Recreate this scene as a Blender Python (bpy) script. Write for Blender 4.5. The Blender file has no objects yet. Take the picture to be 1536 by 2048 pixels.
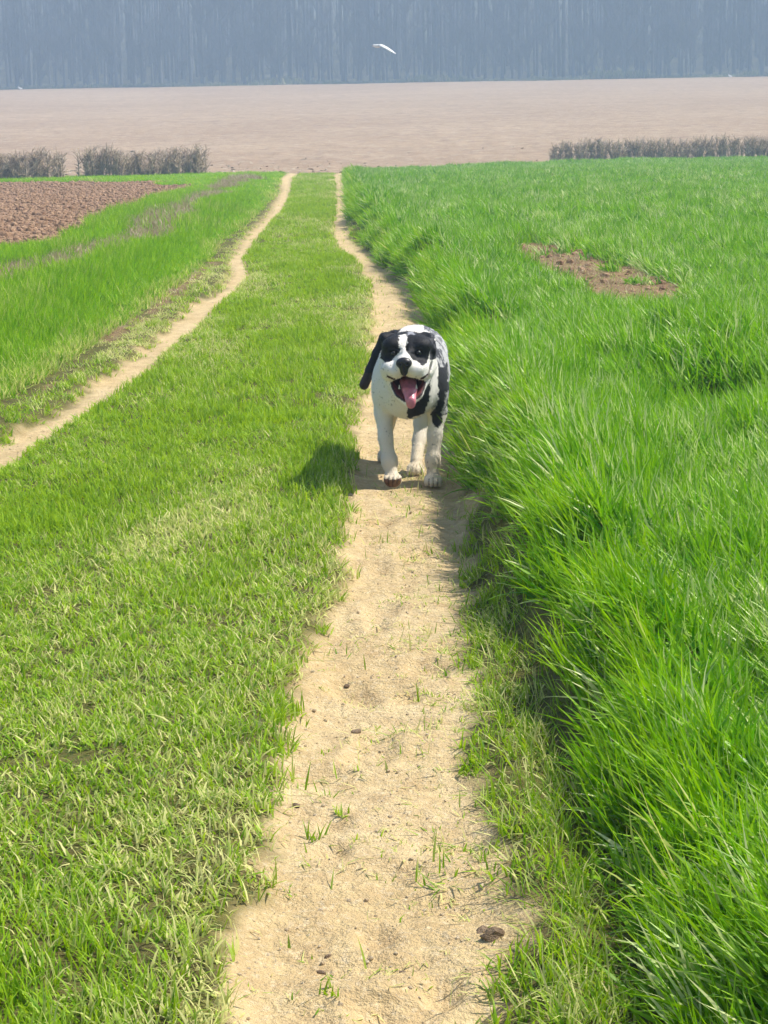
import bpy, bmesh, math, random
import numpy as np
from mathutils import Vector, Matrix, Euler

random.seed(7)
RNG = np.random.default_rng(7)
SC = bpy.context.scene
COL = SC.collection
R = math.radians

# ------------------------------------------------------------------ camera
CAM_H = 1.30
F_PX = 4000.0                       # focal length in pixels of a 1536 x 2048 frame
PITCH = math.atan(754.0 / F_PX)
ROLL = R(-1.0)
cam_data = bpy.data.cameras.new('camera')
cam_data.sensor_width = 36.0
cam_data.sensor_fit = 'AUTO'
cam_data.lens = 36.0 * F_PX / 2048.0
cam_data.clip_start = 0.05
cam_data.clip_end = 4000.0
cam = bpy.data.objects.new('camera', cam_data)
COL.objects.link(cam)
CAM_ROT = (Euler((math.pi / 2 - PITCH, 0, 0)).to_matrix() @ Matrix.Rotation(ROLL, 3, 'Z'))
cam.matrix_world = Matrix.Translation((0, 0, CAM_H)) @ CAM_ROT.to_4x4()
SC.camera = cam

# ------------------------------------------------------------------ sky and sun
SUN_EL, SUN_AZ = R(54), R(78)       # azimuth clockwise from +Y (view direction): the sun stands to the right, a little behind the dog
w = bpy.data.worlds.new('World'); SC.world = w; w.use_nodes = True
nt = w.node_tree
bgn = nt.nodes['Background']
sky = nt.nodes.new('ShaderNodeTexSky')
sky.sky_type = 'NISHITA'; sky.sun_disc = False
sky.sun_elevation = SUN_EL; sky.sun_rotation = SUN_AZ
sky.air_density = 1.0; sky.dust_density = 1.0
nt.links.new(sky.outputs[0], bgn.inputs[0])
bgn.inputs[1].default_value = 0.09
sd = bpy.data.lights.new('sun', 'SUN'); sd.energy = 4.9; sd.angle = R(0.5); sd.color = (1.0, 0.95, 0.87)
sun = bpy.data.objects.new('sun', sd); COL.objects.link(sun)
to_sun = Vector((math.sin(SUN_AZ) * math.cos(SUN_EL), math.cos(SUN_AZ) * math.cos(SUN_EL), math.sin(SUN_EL)))
sun.rotation_euler = to_sun.to_track_quat('Z', 'Y').to_euler()
sun.location = (6, 2, 8)
SC.view_settings.view_transform = 'Standard'
SC.view_settings.look = 'None'
SC.view_settings.exposure = 0.82
SC.view_settings.gamma = 1.0
SC.view_settings.use_curve_mapping = False
SC.render.engine = 'CYCLES'
SC.cycles.use_denoising = True
SC.cycles.max_bounces = 6
SC.cycles.diffuse_bounces = 3
SC.cycles.transmission_bounces = 3
SC.cycles.adaptive_threshold = 0.025
SC.cycles.volume_bounces = 1
SC.cycles.transparent_max_bounces = 8

# ------------------------------------------------------------------ helpers
def ray(px, py):
    v = CAM_ROT @ Vector(((px - 768.0) / F_PX, -(py - 1024.0) / F_PX, -1.0))
    return v
def on_ground(px, py, z=0.0):
    """the spot of the level ground that a pixel of the photograph shows"""
    v = ray(px, py)
    t = (z - CAM_H) / v.z
    return np.array([v.x * t, v.y * t])
def at_depth(px, py, y):
    v = ray(px, py); t = y / v.y
    return np.array([v.x * t, y, CAM_H + v.z * t])
def spots(pts, z=0.0):
    return np.array([on_ground(a, b, z) for a, b in pts])
def smooth(a, b, x):
    t = np.clip((x - a) / (b - a), 0, 1)
    return t * t * (3 - 2 * t)
def hash2(ix, iy, s):
    n = (ix.astype(np.int64) * 374761393 + iy.astype(np.int64) * 668265263 + s * 974634777) & 0x7fffffff
    n = ((n ^ (n >> 13)) * 1274126177) & 0x7fffffff
    n = n ^ (n >> 16)
    return (n & 0xffff) / 65535.0
def noise(x, y, s=0):
    x = np.asarray(x, float); y = np.asarray(y, float)
    ix = np.floor(x); iy = np.floor(y); fx = x - ix; fy = y - iy
    fx = fx * fx * (3 - 2 * fx); fy = fy * fy * (3 - 2 * fy)
    a = hash2(ix, iy, s); b = hash2(ix + 1, iy, s); c = hash2(ix, iy + 1, s); d = hash2(ix + 1, iy + 1, s)
    return (a * (1 - fx) + b * fx) * (1 - fy) + (c * (1 - fx) + d * fx) * fy
def fbm(x, y, s=0, o=4):
    v = 0; a = 0.5; t = 0
    for i in range(o):
        v = v + a * noise(x * 2 ** i, y * 2 ** i, s + i * 17); t += a; a *= 0.5
    return v / t
def inside(poly, x, y):
    x = np.asarray(x); y = np.asarray(y)
    r = np.zeros(x.shape, bool); n = len(poly)
    for i in range(n):
        x1, y1 = poly[i]; x2, y2 = poly[(i + 1) % n]
        if y1 == y2: continue
        c = ((y1 > y) != (y2 > y)) & (x < (x2 - x1) * (y - y1) / (y2 - y1) + x1)
        r ^= c
    return r
def tag(o, label=None, cat=None, group=None, kind=None):
    if label: o['label'] = label
    if cat: o['category'] = cat
    if group: o['group'] = group
    if kind: o['kind'] = kind
    return o
def mesh_np(name, V, F, mat=None, smooth_shade=True):
    """V (n,3); F list of arrays (m,k)"""
    me = bpy.data.meshes.new(name)
    V = np.asarray(V, np.float32)
    if isinstance(F, np.ndarray): F = [F]
    F = [np.asarray(f, np.int32) for f in F if len(f)]
    me.vertices.add(len(V)); me.vertices.foreach_set('co', V.ravel())
    li = np.concatenate([f.ravel() for f in F]); tot = np.concatenate([np.full(len(f), f.shape[1], np.int32) for f in F])
    st = np.concatenate([[0], np.cumsum(tot)[:-1]]).astype(np.int32)
    me.loops.add(len(li)); me.loops.foreach_set('vertex_index', li)
    me.polygons.add(len(tot)); me.polygons.foreach_set('loop_start', st)
    me.update(calc_edges=True)
    me.validate()
    if smooth_shade: me.polygons.foreach_set('use_smooth', np.ones(len(tot), bool))
    if mat: me.materials.append(mat)
    return me
def add_obj(name, me, parent=None):
    o = bpy.data.objects.new(name, me); COL.objects.link(o)
    if parent: o.parent = parent
    return o
def empty(name, loc, rz=0.0):
    o = bpy.data.objects.new(name, None); COL.objects.link(o)
    o.location = loc; o.rotation_euler = (0, 0, rz); o.empty_display_size = 0.1
    return o
def fattr(me, name, vals):
    a = me.attributes.new(name, 'FLOAT', 'POINT'); a.data.foreach_set('value', np.asarray(vals, np.float32))
def cattr(me, name, rgb):
    a = me.attributes.new(name, 'FLOAT_COLOR', 'POINT')
    c = np.ones((len(rgb), 4), np.float32); c[:, :3] = rgb
    a.data.foreach_set('color', c.ravel())

class NT:
    """tiny node-tree writer"""
    def __init__(s, name):
        s.m = bpy.data.materials.new(name); s.m.use_nodes = True
        s.t = s.m.node_tree; s.n = s.t.nodes
        s.p = s.n['Principled BSDF']; s.out = s.n['Material Output']
    def new(s, t, **k):
        n = s.n.new(t)
        for a, b in k.items(): setattr(n, a, b)
        return n
    def put(s, sock, v):
        if isinstance(v, bpy.types.NodeSocket): s.t.links.new(v, sock)
        elif isinstance(v, (tuple, list)) and len(v) == 3 and sock.type == 'RGBA': sock.default_value = (*v, 1)
        else: sock.default_value = v
    def noise(s, scale, detail=4, rough=0.55, coord=None):
        n = s.new('ShaderNodeTexNoise'); n.inputs['Scale'].default_value = scale
        n.inputs['Detail'].default_value = detail; n.inputs['Roughness'].default_value = rough
        s.put(n.inputs['Vector'], coord if coord is not None else s.coord())
        return n.outputs['Fac']
    def coord(s, kind='Object'):
        return s.new('ShaderNodeTexCoord').outputs[kind]
    def attr(s, name, kind='GEOMETRY', out='Fac'):
        n = s.new('ShaderNodeAttribute'); n.attribute_name = name; n.attribute_type = kind
        return n.outputs[out]
    def mix(s, f, a, b, blend='MIX'):
        n = s.new('ShaderNodeMix', data_type='RGBA', blend_type=blend)
        s.put(n.inputs[0], f); s.put(n.inputs[6], a); s.put(n.inputs[7], b)
        return n.outputs[2]
    def ramp(s, f, lo, hi):
        n = s.new('ShaderNodeMapRange'); n.inputs[1].default_value = lo; n.inputs[2].default_value = hi
        s.put(n.inputs[0], f)
        return n.outputs[0]
    def math(s, op, a, b=0.0):
        n = s.new('ShaderNodeMath', operation=op); s.put(n.inputs[0], a); s.put(n.inputs[1], b)
        return n.outputs[0]
    def bump(s, h, strength=0.5, dist=0.01):
        n = s.new('ShaderNodeBump'); n.inputs['Strength'].default_value = strength; n.inputs['Distance'].default_value = dist
        s.put(n.inputs['Height'], h); s.t.links.new(n.outputs[0], s.p.inputs['Normal'])
    def base(s, c, rough=0.8, spec=0.3):
        s.put(s.p.inputs['Base Color'], c); s.put(s.p.inputs['Roughness'], rough)
        s.p.inputs['Specular IOR Level'].default_value = spec

# ------------------------------------------------------------------ where things lie on the ground
def edge_fn(pts):
    g = spots(pts); o = np.argsort(g[:, 1]); g = g[o]
    def f(y):
        y = np.asarray(y, float)
        v = np.interp(y, g[:, 1], g[:, 0])
        k0 = (g[2, 0] - g[0, 0]) / (g[2, 1] - g[0, 1]); v = np.where(y < g[0, 1], g[0, 0] + (y - g[0, 1]) * k0, v)
        return v
    return f
LT = [(355, 561, 586), (376, 565, 583), (394, 556, 577), (415, 545, 568), (437, 529, 547), (460, 502, 529), (484, 481, 507), (502, 470, 493),
      (518, 457, 490), (538, 463, 502), (552, 459, 495), (570, 447, 479), (588, 422, 457), (606, 384, 440), (630, 357, 416), (655, 335, 397),
      (668, 320, 367), (702, 280, 330), (735, 230, 300), (770, 180, 262), (800, 140, 205), (830, 85, 160), (860, 30, 115), (890, -20, 60),
      (920, -80, 20), (950, -150, -30)]
RT = [(350, 668, 688), (376, 673, 692), (400, 673, 696), (430, 671, 694), (455, 665, 696), (475, 670, 702), (495, 678, 727), (512, 708, 756),
      (530, 722, 774), (552, 737, 799), (580, 747, 828), (610, 747, 850), (650, 747, 860), (720, 740, 882), (800, 725, 905), (870, 712, 925),
      (930, 700, 940), (965, 695, 945), (1050, 712, 952), (1130, 700, 940), (1200, 652, 938), (1250, 625, 935), (1350, 605, 942), (1450, 590, 952),
      (1550, 560, 968), (1650, 545, 988), (1750, 525, 1012), (1850, 500, 1036), (1950, 472, 1052), (2048, 450, 1075), (2300, 400, 1130)]
lt_l = edge_fn([(l, y) for y, l, r in LT]); lt_r = edge_fn([(r, y) for y, l, r in LT])
rt_l = edge_fn([(l, y) for y, l, r in RT]); rt_r = edge_fn([(r, y) for y, l, r in RT])
crop_l = edge_fn([(692, 350), (698, 400), (712, 450), (760, 500), (815, 560), (866, 620), (900, 700), (926, 820), (950, 930), (985, 1050), (1040, 1200),
                  (1085, 1300), (1130, 1400), (1190, 1500), (1250, 1620), (1290, 1750), (1350, 1900), (1420, 2048), (1560, 2300)])
verge_r = edge_fn([(558, 358), (548, 390), (500, 440), (440, 485), (412, 520), (330, 590), (240, 650), (170, 692), (100, 748), (0, 800), (-120, 850), (-300, 950)])
dead_c = edge_fn([(470, 372), (400, 412), (350, 438), (300, 468), (250, 498), (190, 524), (130, 542), (50, 566), (-60, 600), (-250, 660)])
plough_poly = spots([(-500, 590), (-250, 540), (0, 524), (110, 516), (165, 486), (188, 460), (250, 434), (305, 410), (365, 393), (395, 379), (300, 371), (0, 372), (-300, 380), (-600, 388)])
bare_poly = spots([(1035, 520), (1090, 502), (1150, 510), (1225, 542), (1300, 570), (1370, 608), (1395, 645), (1330, 664), (1240, 638), (1150, 602), (1060, 568), (1030, 545)])
hole_c = on_ground(1440, 850)
MOUNDS = [(*on_ground(1420, 770), .45, .7, .14), (*on_ground(880, 560), .4, 1.2, .12), (*on_ground(760, 440), .5, 3.0, .14), (*on_ground(1130, 980), .3, .5, .09)]
PRINTS = []
for _i in range(26):                 # foot and paw prints pressed into the wide track
    _y = random.uniform(2.7, 9); _t = random.uniform(.2, .8); _k = random.random() < .6
    PRINTS.append((float(rt_l(_y) * (1 - _t) + rt_r(_y) * _t), _y, random.gauss(0, .3), *((.035, .045) if _k else (.05, .13))))
fb = spots([(-700, 386), (-300, 372), (0, 365), (410, 351), (690, 346), (800, 341), (1100, 327), (1536, 317), (1900, 309), (2500, 296)])
def field_start(x):                 # y at which the bare hillside begins, beyond the hedges
    return np.interp(x, fb[:, 0], fb[:, 1])
WOOD_Y = 262.0

def base_z(x, y):
    s = y - 86.0
    rise = 0.0475 * np.where(s < 0, 0, np.where(s < 20, s * s / 40.0, s - 10.0))
    wood = np.clip(y - WOOD_Y - 6, 0, 130) * 0.16
    return rise + wood * smooth(0, 30, y - WOOD_Y)
def masks(x, y):
    near = smooth(40, 12, y)
    j = (fbm(x * 6, y * 4, 3, 3) - 0.5) * 0.12 * (0.4 + 0.6 * near) + (noise(x * 25, y * 16, 5) - 0.5) * 0.035
    sm = 0.02 + 0.0022 * y
    def band(l, r, jj): return smooth(-sm, sm, (x + jj) - l + .015) * smooth(-sm, sm, r - (x + jj))
    pl = band(lt_l(y), lt_r(y), j); pr = band(rt_l(y), rt_r(y), j)
    far = smooth(-0.8, 0.8, y - field_start(x) + (fbm(x * .6, y * .3, 9, 2) - .5) * 3)
    pl = pl * (1 - far); pr = pr * (1 - far)
    jj = (fbm(x * 1.2, y * 0.8, 11, 3) - 0.5) * 1.2
    plough = inside(plough_poly, x + jj * .8, y + jj * 3).astype(float)
    bare = inside(bare_poly, x + jj * 0.5, y + jj * 1.2).astype(float)
    wood = smooth(WOOD_Y - 3, WOOD_Y, y + (fbm(x * .3, y * .3, 8, 2) - .5) * 4)
    strip = np.exp(-((x - verge_r(y) - .04) / (.07 + .08 * fbm(x * 2, y * 1.2, 19, 2))) ** 2) * (y < 22) * (fbm(x * 1.5, y * .9, 20, 3) > .40)
    bare = bare * (fbm(x * 3.0, y * 1.2, 13, 3) > .30)
    bare = np.maximum(bare, strip * (1 - pl))
    return pl, pr, far * (1 - wood), plough, bare, wood
def ground_z(x, y):
    x = np.asarray(x, float); y = np.asarray(y, float)
    z = base_z(x, y)
    near = 1 - smooth(60, 75, y)
    prof = 0.0
    for l, r in ((lt_l(y), lt_r(y)), (rt_l(y), rt_r(y))):
        c = (l + r) / 2; hw = (r - l) / 2 + 0.06
        prof = prof - 0.045 * (1 - smooth(0.55, 1.15, np.abs(x - c) / hw))
    prof = prof + 0.10 * smooth(-0.02, 0.20, x - crop_l(y)) - .05 * np.exp(-((x - crop_l(y) + .07) / .09) ** 2) * (1 - smooth(20, 40, y)) + 0.10 * smooth(0.0, -0.9, x - verge_r(y))
    prof = prof + (fbm(x * 2.2, y * 2.2, 21, 4) - 0.5) * 0.05 + (fbm(x * 9, y * 9, 23, 3) - .5) * 0.012 * smooth(30, 8, y)
    dcr = x - crop_l(y); lump = fbm(x * 1.7, y * 1.1, 81, 3)
    prof = prof + smooth(.38, .66, lump) * .16 * np.exp(-((dcr - .22) / .26) ** 2) + smooth(0, .5, dcr) * (fbm(x * 1.3, y * .8, 83, 3) - .5) * .22 * (1 - .8 * np.exp(-((x - bare_poly[:, 0].mean()) / 1.4) ** 2 - ((y - bare_poly[:, 1].mean()) / 3.0) ** 2))
    for (mx, my, rx, ry, hh) in MOUNDS: prof = prof + hh * np.exp(-((x - mx) / rx) ** 2 - ((y - my) / ry) ** 2)
    d2 = ((x - hole_c[0]) / .22) ** 2 + ((y - hole_c[1]) / .5) ** 2
    prof = prof - 0.24 * np.exp(-d2)
    onp = smooth(.02, -.04, np.maximum(rt_l(y) - x, x - rt_r(y)))
    prof = prof + onp * ((fbm(x * 3.0, y * 11, 85, 3) - .5) * .050 + (fbm(x * 16, y * 26, 87, 2) - .5) * .008) * smooth(25, 10, y)
    for (px_, py_, ra, sx, sy) in PRINTS:
        ca, sa = math.cos(ra), math.sin(ra); u_ = ((x - px_) * ca + (y - py_) * sa) / sx; v_ = (-(x - px_) * sa + (y - py_) * ca) / sy; q_ = u_ * u_ + v_ * v_
        prof = prof + np.where(q_ < 9, -.016 * np.exp(-q_ ** 2) + .006 * np.exp(-(q_ - 1.9) ** 2 * 1.5), 0)
    rough = ((fbm(x * .8, y * .8, 31, 4) - .5) * 0.16 + (fbm(x * 2.6, y * .9, 33, 3) - .5) * .16 * (1 - .6 * smooth(80, 130, y))) * smooth(66, 74, y) * (1 - smooth(240, 262, y))
    return z + prof * near + rough
def gz(x, y): return float(ground_z(np.array([x]), np.array([y]))[0])

# ------------------------------------------------------------------ ground material
g = NT('soil')
path_c = g.mix(g.ramp(g.noise(1.7, 5), .35, .7), (0.60, 0.445, 0.225), (0.69, 0.535, 0.30))
path_c = g.mix(g.ramp(g.noise(14, 5, .65), .38, .75), path_c, (0.47, 0.325, 0.165))
path_c = g.mix(g.ramp(g.noise(70, 3, .6), .52, .8), path_c, (0.70, 0.57, 0.37))
under = g.mix(g.ramp(g.noise(6, 5), .35, .7), (0.10, 0.085, 0.03), (0.17, 0.16, 0.04))
under = g.mix(g.ramp(g.noise(45, 3), .5, .7), under, (0.06, 0.085, 0.015))
plough_c = g.mix(g.ramp(g.noise(1.1, 5), .3, .7), (0.28, 0.165, 0.092), (0.39, 0.245, 0.15))
plough_c = g.mix(g.ramp(g.noise(7, 4, .6), .5, .75), plough_c, (0.15, 0.08, 0.05))
tan_c = g.mix(g.ramp(g.noise(.06, 5), .35, .7), (0.345, 0.232, 0.142), (0.42, 0.30, 0.192))
mp = g.new('ShaderNodeMapping'); g.put(mp.inputs[0], g.coord()); mp.inputs['Rotation'].default_value = (0, 0, R(18)); mp.inputs['Scale'].default_value = (.05, .55, 1)
tan_c = g.mix(g.ramp(g.noise(1.0, 6, .6, mp.outputs[0]), .45, .8), tan_c, (0.27, 0.175, 0.105))
tan_c = g.mix(g.ramp(g.noise(.9, 6, .8), .48, .62), tan_c, (0.28, 0.185, 0.115))
tan_c = g.mix(g.ramp(g.noise(1.6, 4, .7), .52, .72), tan_c, (0.44, 0.345, 0.245))
wood_c = g.mix(g.ramp(g.noise(.4, 4), .35, .7), (0.07, 0.065, 0.05), (0.12, 0.12, 0.07))
bare_c = g.mix(g.ramp(g.noise(9, 5), .35, .7), (0.20, 0.125, 0.062), (0.33, 0.22, 0.115))
c = g.mix(g.attr('bare'), under, bare_c)
c = g.mix(g.attr('plough'), c, plough_c)
c = g.mix(g.attr('path'), c, path_c)
c = g.mix(g.attr('far'), c, tan_c)
c = g.mix(g.attr('wood'), c, wood_c)
g.base(c, 0.92, 0.15)
mp2 = g.new('ShaderNodeMapping'); g.put(mp2.inputs[0], g.coord()); mp2.inputs['Scale'].default_value = (7, 34, 10)
hgt = g.math('ADD', g.math('ADD', g.noise(38, 6, .65), g.math('MULTIPLY', g.noise(1, 4, .6, mp2.outputs[0]), 1.1)), g.math('MULTIPLY', g.noise(160, 3, .6), .35))
g.bump(hgt, 0.8, 0.025)
M_SOIL = g.m

# ------------------------------------------------------------------ ground sheet, split into its regions
def build_ground():
    rows = np.concatenate([[-60, -20, -6, -2, 0, .7], np.geomspace(1.2, 330, 700), np.array([345, 365, 400, 450, 550, 750, 1100])])
    t = np.linspace(-1, 1, 341)
    Y = np.repeat(rows[:, None], len(t) + 8, 1)
    X = np.zeros_like(Y)
    for i, y in enumerate(rows):
        h = 1.5 + 0.27 * max(y, 0.0)
        core = t * h
        side = h + np.array([0.05, .2, .5, 1.0]) * (900 - h)
        X[i] = np.concatenate([-side[::-1], core, side])
    Z = ground_z(X, Y)
    pl, pr, far, plough, bare, wood = masks(X, Y)
    nr, nc = X.shape
    V = np.stack([X, Y, Z], -1).reshape(-1, 3)
    idx = np.arange(nr * nc).reshape(nr, nc)
    Q = np.stack([idx[:-1, :-1], idx[:-1, 1:], idx[1:, 1:], idx[1:, :-1]], -1).reshape(-1, 4)
    def fm(a): return a.ravel()[Q].mean(1)
    region = np.zeros(len(Q), int)
    region[fm(far) > .5] = 3; region[fm(wood) > .5] = 4; region[fm(plough) > .5] = 5
    region[fm(pl) > .5] = 1; region[fm(pr) > .5] = 2; region[(fm(bare) > .5) & (fm(X) > 0)] = 6
    names = {0: ('ground', 'earth and grass roots under the verges, the track and the crop', 'ground'),
             1: ('dirt_track', 'narrow pale wheel track curving up past the brown ploughed field', 'track'),
             2: ('dirt_track', 'wide sandy wheel track on which the dog walks', 'track'),
             3: ('hillside_field', 'pale tan bare field rising behind the hedges', 'field'),
             4: ('wood_hillside', 'dark ground rising under the far wood', 'ground'),
             5: ('ploughed_field', 'reddish brown ploughed soil beyond the verge', 'field'),
             6: ('bare_ground', 'bare brown soil patch inside the green crop', 'ground')}
    for k, (n, lab, cat) in names.items():
        q = Q[region == k]
        if not len(q): continue
        u, inv = np.unique(q, return_inverse=True)
        me = mesh_np(n, V[u], inv.reshape(-1, 4), M_SOIL)
        fattr(me, 'path', np.maximum(pl, pr).ravel()[u]); fattr(me, 'far', far.ravel()[u]); fattr(me, 'plough', plough.ravel()[u])
        fattr(me, 'bare', bare.ravel()[u]); fattr(me, 'wood', wood.ravel()[u])
        tag(add_obj(n, me), lab, cat, kind='structure')
build_ground()

# ------------------------------------------------------------------ scatter by points (grass, clods, gravel: what nobody could count)
PROTO = {}
def proto_collection(name, meshes):
    c = bpy.data.collections.new(name)
    for i, me in enumerate(meshes):
        o = bpy.data.objects.new('%s_%02d' % (name, i), me); c.objects.link(o)
    PROTO[name] = (c, len(meshes))
    return c
def scatter_tree(c):
    ng = bpy.data.node_groups.new('scatter_' + c.name, 'GeometryNodeTree')
    ng.interface.new_socket('Geometry', in_out='INPUT', socket_type='NodeSocketGeometry')
    ng.interface.new_socket('Geometry', in_out='OUTPUT', socket_type='NodeSocketGeometry')
    N = ng.nodes; L = ng.links
    gi = N.new('NodeGroupInput'); go = N.new('NodeGroupOutput')
    ci = N.new('GeometryNodeCollectionInfo'); ci.inputs['Collection'].default_value = c
    ci.inputs['Separate Children'].default_value = True; ci.inputs['Reset Children'].default_value = True
    ip = N.new('GeometryNodeInstanceOnPoints')
    def na(n, t):
        a = N.new('GeometryNodeInputNamedAttribute'); a.data_type = t; a.inputs[0].default_value = n
        return [s for s in a.outputs if s.enabled and s.name == 'Attribute'][0]
    er = N.new('FunctionNodeEulerToRotation')
    L.new(na('rot', 'FLOAT_VECTOR'), er.inputs[0])
    L.new(gi.outputs[0], ip.inputs['Points']); L.new(ci.outputs[0], ip.inputs['Instance'])
    ip.inputs['Pick Instance'].default_value = True
    L.new(na('idx', 'INT'), ip.inputs['Instance Index'])
    L.new(er.outputs[0], ip.inputs['Rotation'])
    L.new(na('scl', 'FLOAT_VECTOR'), ip.inputs['Scale'])
    L.new(ip.outputs[0], go.inputs[0])
    return ng
def scatter(name, protos, P, rot, scl, tint, label, cat):
    c, n = PROTO[protos]
    me = bpy.data.meshes.new(name); k = len(P)
    me.vertices.add(k); me.vertices.foreach_set('co', np.asarray(P, np.float32).ravel())
    a = me.attributes.new('rot', 'FLOAT_VECTOR', 'POINT'); a.data.foreach_set('vector', np.asarray(rot, np.float32).ravel())
    scl = np.asarray(scl, np.float32)
    if scl.ndim == 1: scl = np.repeat(scl[:, None], 3, 1)
    a = me.attributes.new('scl', 'FLOAT_VECTOR', 'POINT'); a.data.foreach_set('vector', scl.ravel())
    a = me.attributes.new('idx', 'INT', 'POINT'); a.data.foreach_set('value', RNG.integers(0, n, k).astype(np.int32))
    fattr(me, 'tint', tint)
    o = add_obj(name, me)
    md = o.modifiers.new('scatter', 'NODES')
    if 'scatter_' + c.name not in bpy.data.node_groups: scatter_tree(c)
    md.node_group = bpy.data.node_groups['scatter_' + c.name]
    tag(o, label, cat, kind='stuff')
    return o
def tilt_rot(n, tilt, phi):
    s = RNG.uniform(0, 2 * np.pi, n)
    return np.stack([-tilt * np.sin(phi - s), tilt * np.cos(phi - s), s], 1)

# ---- grass blades
def leaf_material(name, cols, trans, tmix=0.35, rough=0.42, spec=0.45):
    """cols: dark green, light green, straw (glint-pale in the crop); blades vary singly, stands vary by 'tint' (0 green .. 1 dry)"""
    g = NT(name)
    v = g.attr('blade'); ti = g.attr('tint', 'INSTANCER')
    rnd = g.new('ShaderNodeObjectInfo').outputs['Random']
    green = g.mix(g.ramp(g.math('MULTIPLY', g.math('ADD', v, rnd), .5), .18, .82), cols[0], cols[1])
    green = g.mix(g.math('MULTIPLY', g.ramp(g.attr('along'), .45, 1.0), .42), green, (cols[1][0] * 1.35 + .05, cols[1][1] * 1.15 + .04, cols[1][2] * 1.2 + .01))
    dry = g.ramp(g.math('ADD', g.math('MULTIPLY', g.math('FRACT', g.math('MULTIPLY', v, 7.31)), .55), ti), .70, .95)
    colr = g.mix(dry, green, cols[2])
    g.base(colr, rough, spec)
    tr = g.new('ShaderNodeBsdfTranslucent')
    g.put(tr.inputs[0], g.mix(dry, g.mix(v, trans[0], trans[1]), cols[2]))
    mx = g.new('ShaderNodeMixShader'); mx.inputs[0].default_value = tmix
    g.t.links.new(g.p.outputs[0], mx.inputs[1]); g.t.links.new(tr.outputs[0], mx.inputs[2])
    g.t.links.new(mx.outputs[0], g.out.inputs[0])
    return g.m
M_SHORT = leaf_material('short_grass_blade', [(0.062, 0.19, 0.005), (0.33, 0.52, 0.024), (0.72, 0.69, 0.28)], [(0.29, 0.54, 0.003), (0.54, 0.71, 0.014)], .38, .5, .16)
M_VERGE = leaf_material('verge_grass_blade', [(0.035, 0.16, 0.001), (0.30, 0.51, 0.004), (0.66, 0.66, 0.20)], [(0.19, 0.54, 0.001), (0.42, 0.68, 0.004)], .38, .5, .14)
M_CROP = leaf_material('crop_blade', [(0.020, 0.135, 0.002), (0.28, 0.53, 0.014), (0.76, 0.80, 0.36)], [(0.13, 0.48, 0.002), (0.40, 0.69, 0.008)], .36, .40, .25)  # third colour: pale blades that paint in the leaf glints
M_DRY = leaf_material('dry_blade', [(0.34, 0.26, 0.14), (0.50, 0.41, 0.24), (0.36, 0.27, 0.16)], [(0.4, 0.3, 0.15), (0.5, 0.4, 0.2)], .2)

def tuft_mesh(name, rng, n, rad, L, W, lean, curl, mat, segs=3, dirx=0.0):
    V = []; F3 = []; F4 = []; A = []; T = []
    for b in range(n):
        r = rad * math.sqrt(rng.random()); th = rng.uniform(0, 2 * math.pi)
        p = np.array([r * math.cos(th), r * math.sin(th), -0.01])
        az = rng.uniform(0, 2 * math.pi)
        l = L * rng.uniform(.5, 1.15); wd = W * rng.uniform(.65, 1.2)
        a = abs(rng.normal(0, lean)); k = curl * rng.uniform(.2, 1.4)
        tw = az + math.pi / 2 + rng.normal(0, .5)
        side = np.array([math.cos(tw), math.sin(tw), 0.0])
        v = rng.random(); base = len(V)
        for s in range(segs + 1):
            f = s / segs
            ww = wd * (0.75 + 0.5 * f if f < .4 else (1 - f) * 1.58) * .5
            if s == segs:
                V.append(p.copy()); A.append(v); T.append(f)
            else:
                V.append(p - side * ww); V.append(p + side * ww); A += [v, v]; T += [f, f]
            aa = a + k * f
            d = np.array([math.sin(aa) * math.cos(az), math.sin(aa) * math.sin(az), math.cos(aa)])
            p = p + d * l / segs
        for s in range(segs - 1):
            i = base + 2 * s; F4.append((i, i + 1, i + 3, i + 2))
        i = base + 2 * (segs - 1); F3.append((i, i + 1, i + 2))
    me = mesh_np(name, np.array(V), [np.array(F4), np.array(F3)], mat)
    fattr(me, 'blade', A); fattr(me, 'along', T)
    return me
rg = np.random.default_rng(3)
proto_collection('short_tuft', [tuft_mesh('short_tuft', rg, 17, .04, .056, .0056, .65, 1.1, M_SHORT) for i in range(8)])
proto_collection('verge_tuft', [tuft_mesh('verge_tuft', rg, 15, .05, .13, .0068, .38, .9, M_VERGE) for i in range(6)])
proto_collection('crop_tuft', [tuft_mesh('crop_tuft', rg, 11, .042, .165, .0095, .34, .85, M_CROP, 4) for i in range(8)])
proto_collection('dry_tuft', [tuft_mesh('dry_tuft', rg, 14, .05, .12, .005, .6, 1.0, M_DRY) for i in range(4)])
proto_collection('fringe_tuft', [tuft_mesh('fringe_tuft', rg, 16, .045, .085, .0042, .5, 1.1, M_SHORT) for i in range(6)])
proto_collection('sprig', [tuft_mesh('sprig', rg, 5, .03, .048, .0042, 1.1, .7, M_SHORT) for i in range(6)])

def sample(y0, y1, dens, margin=1.1, k=0.225):
    """uniform points on the strip of ground the view takes in, with a margin"""
    area = ((margin + k * y0) + (margin + k * y1)) * (y1 - y0)
    n = int(area * dens)
    hmax = margin + k * y1
    n2 = int(n * 2 * hmax * (y1 - y0) / area)
    x = RNG.uniform(-hmax, hmax, n2); y = RNG.uniform(y0, y1, n2)
    m = np.abs(x) < margin + k * y
    return x[m], y[m]
def place(x, y): return np.stack([x, y, ground_z(x, y)], 1)

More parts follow.
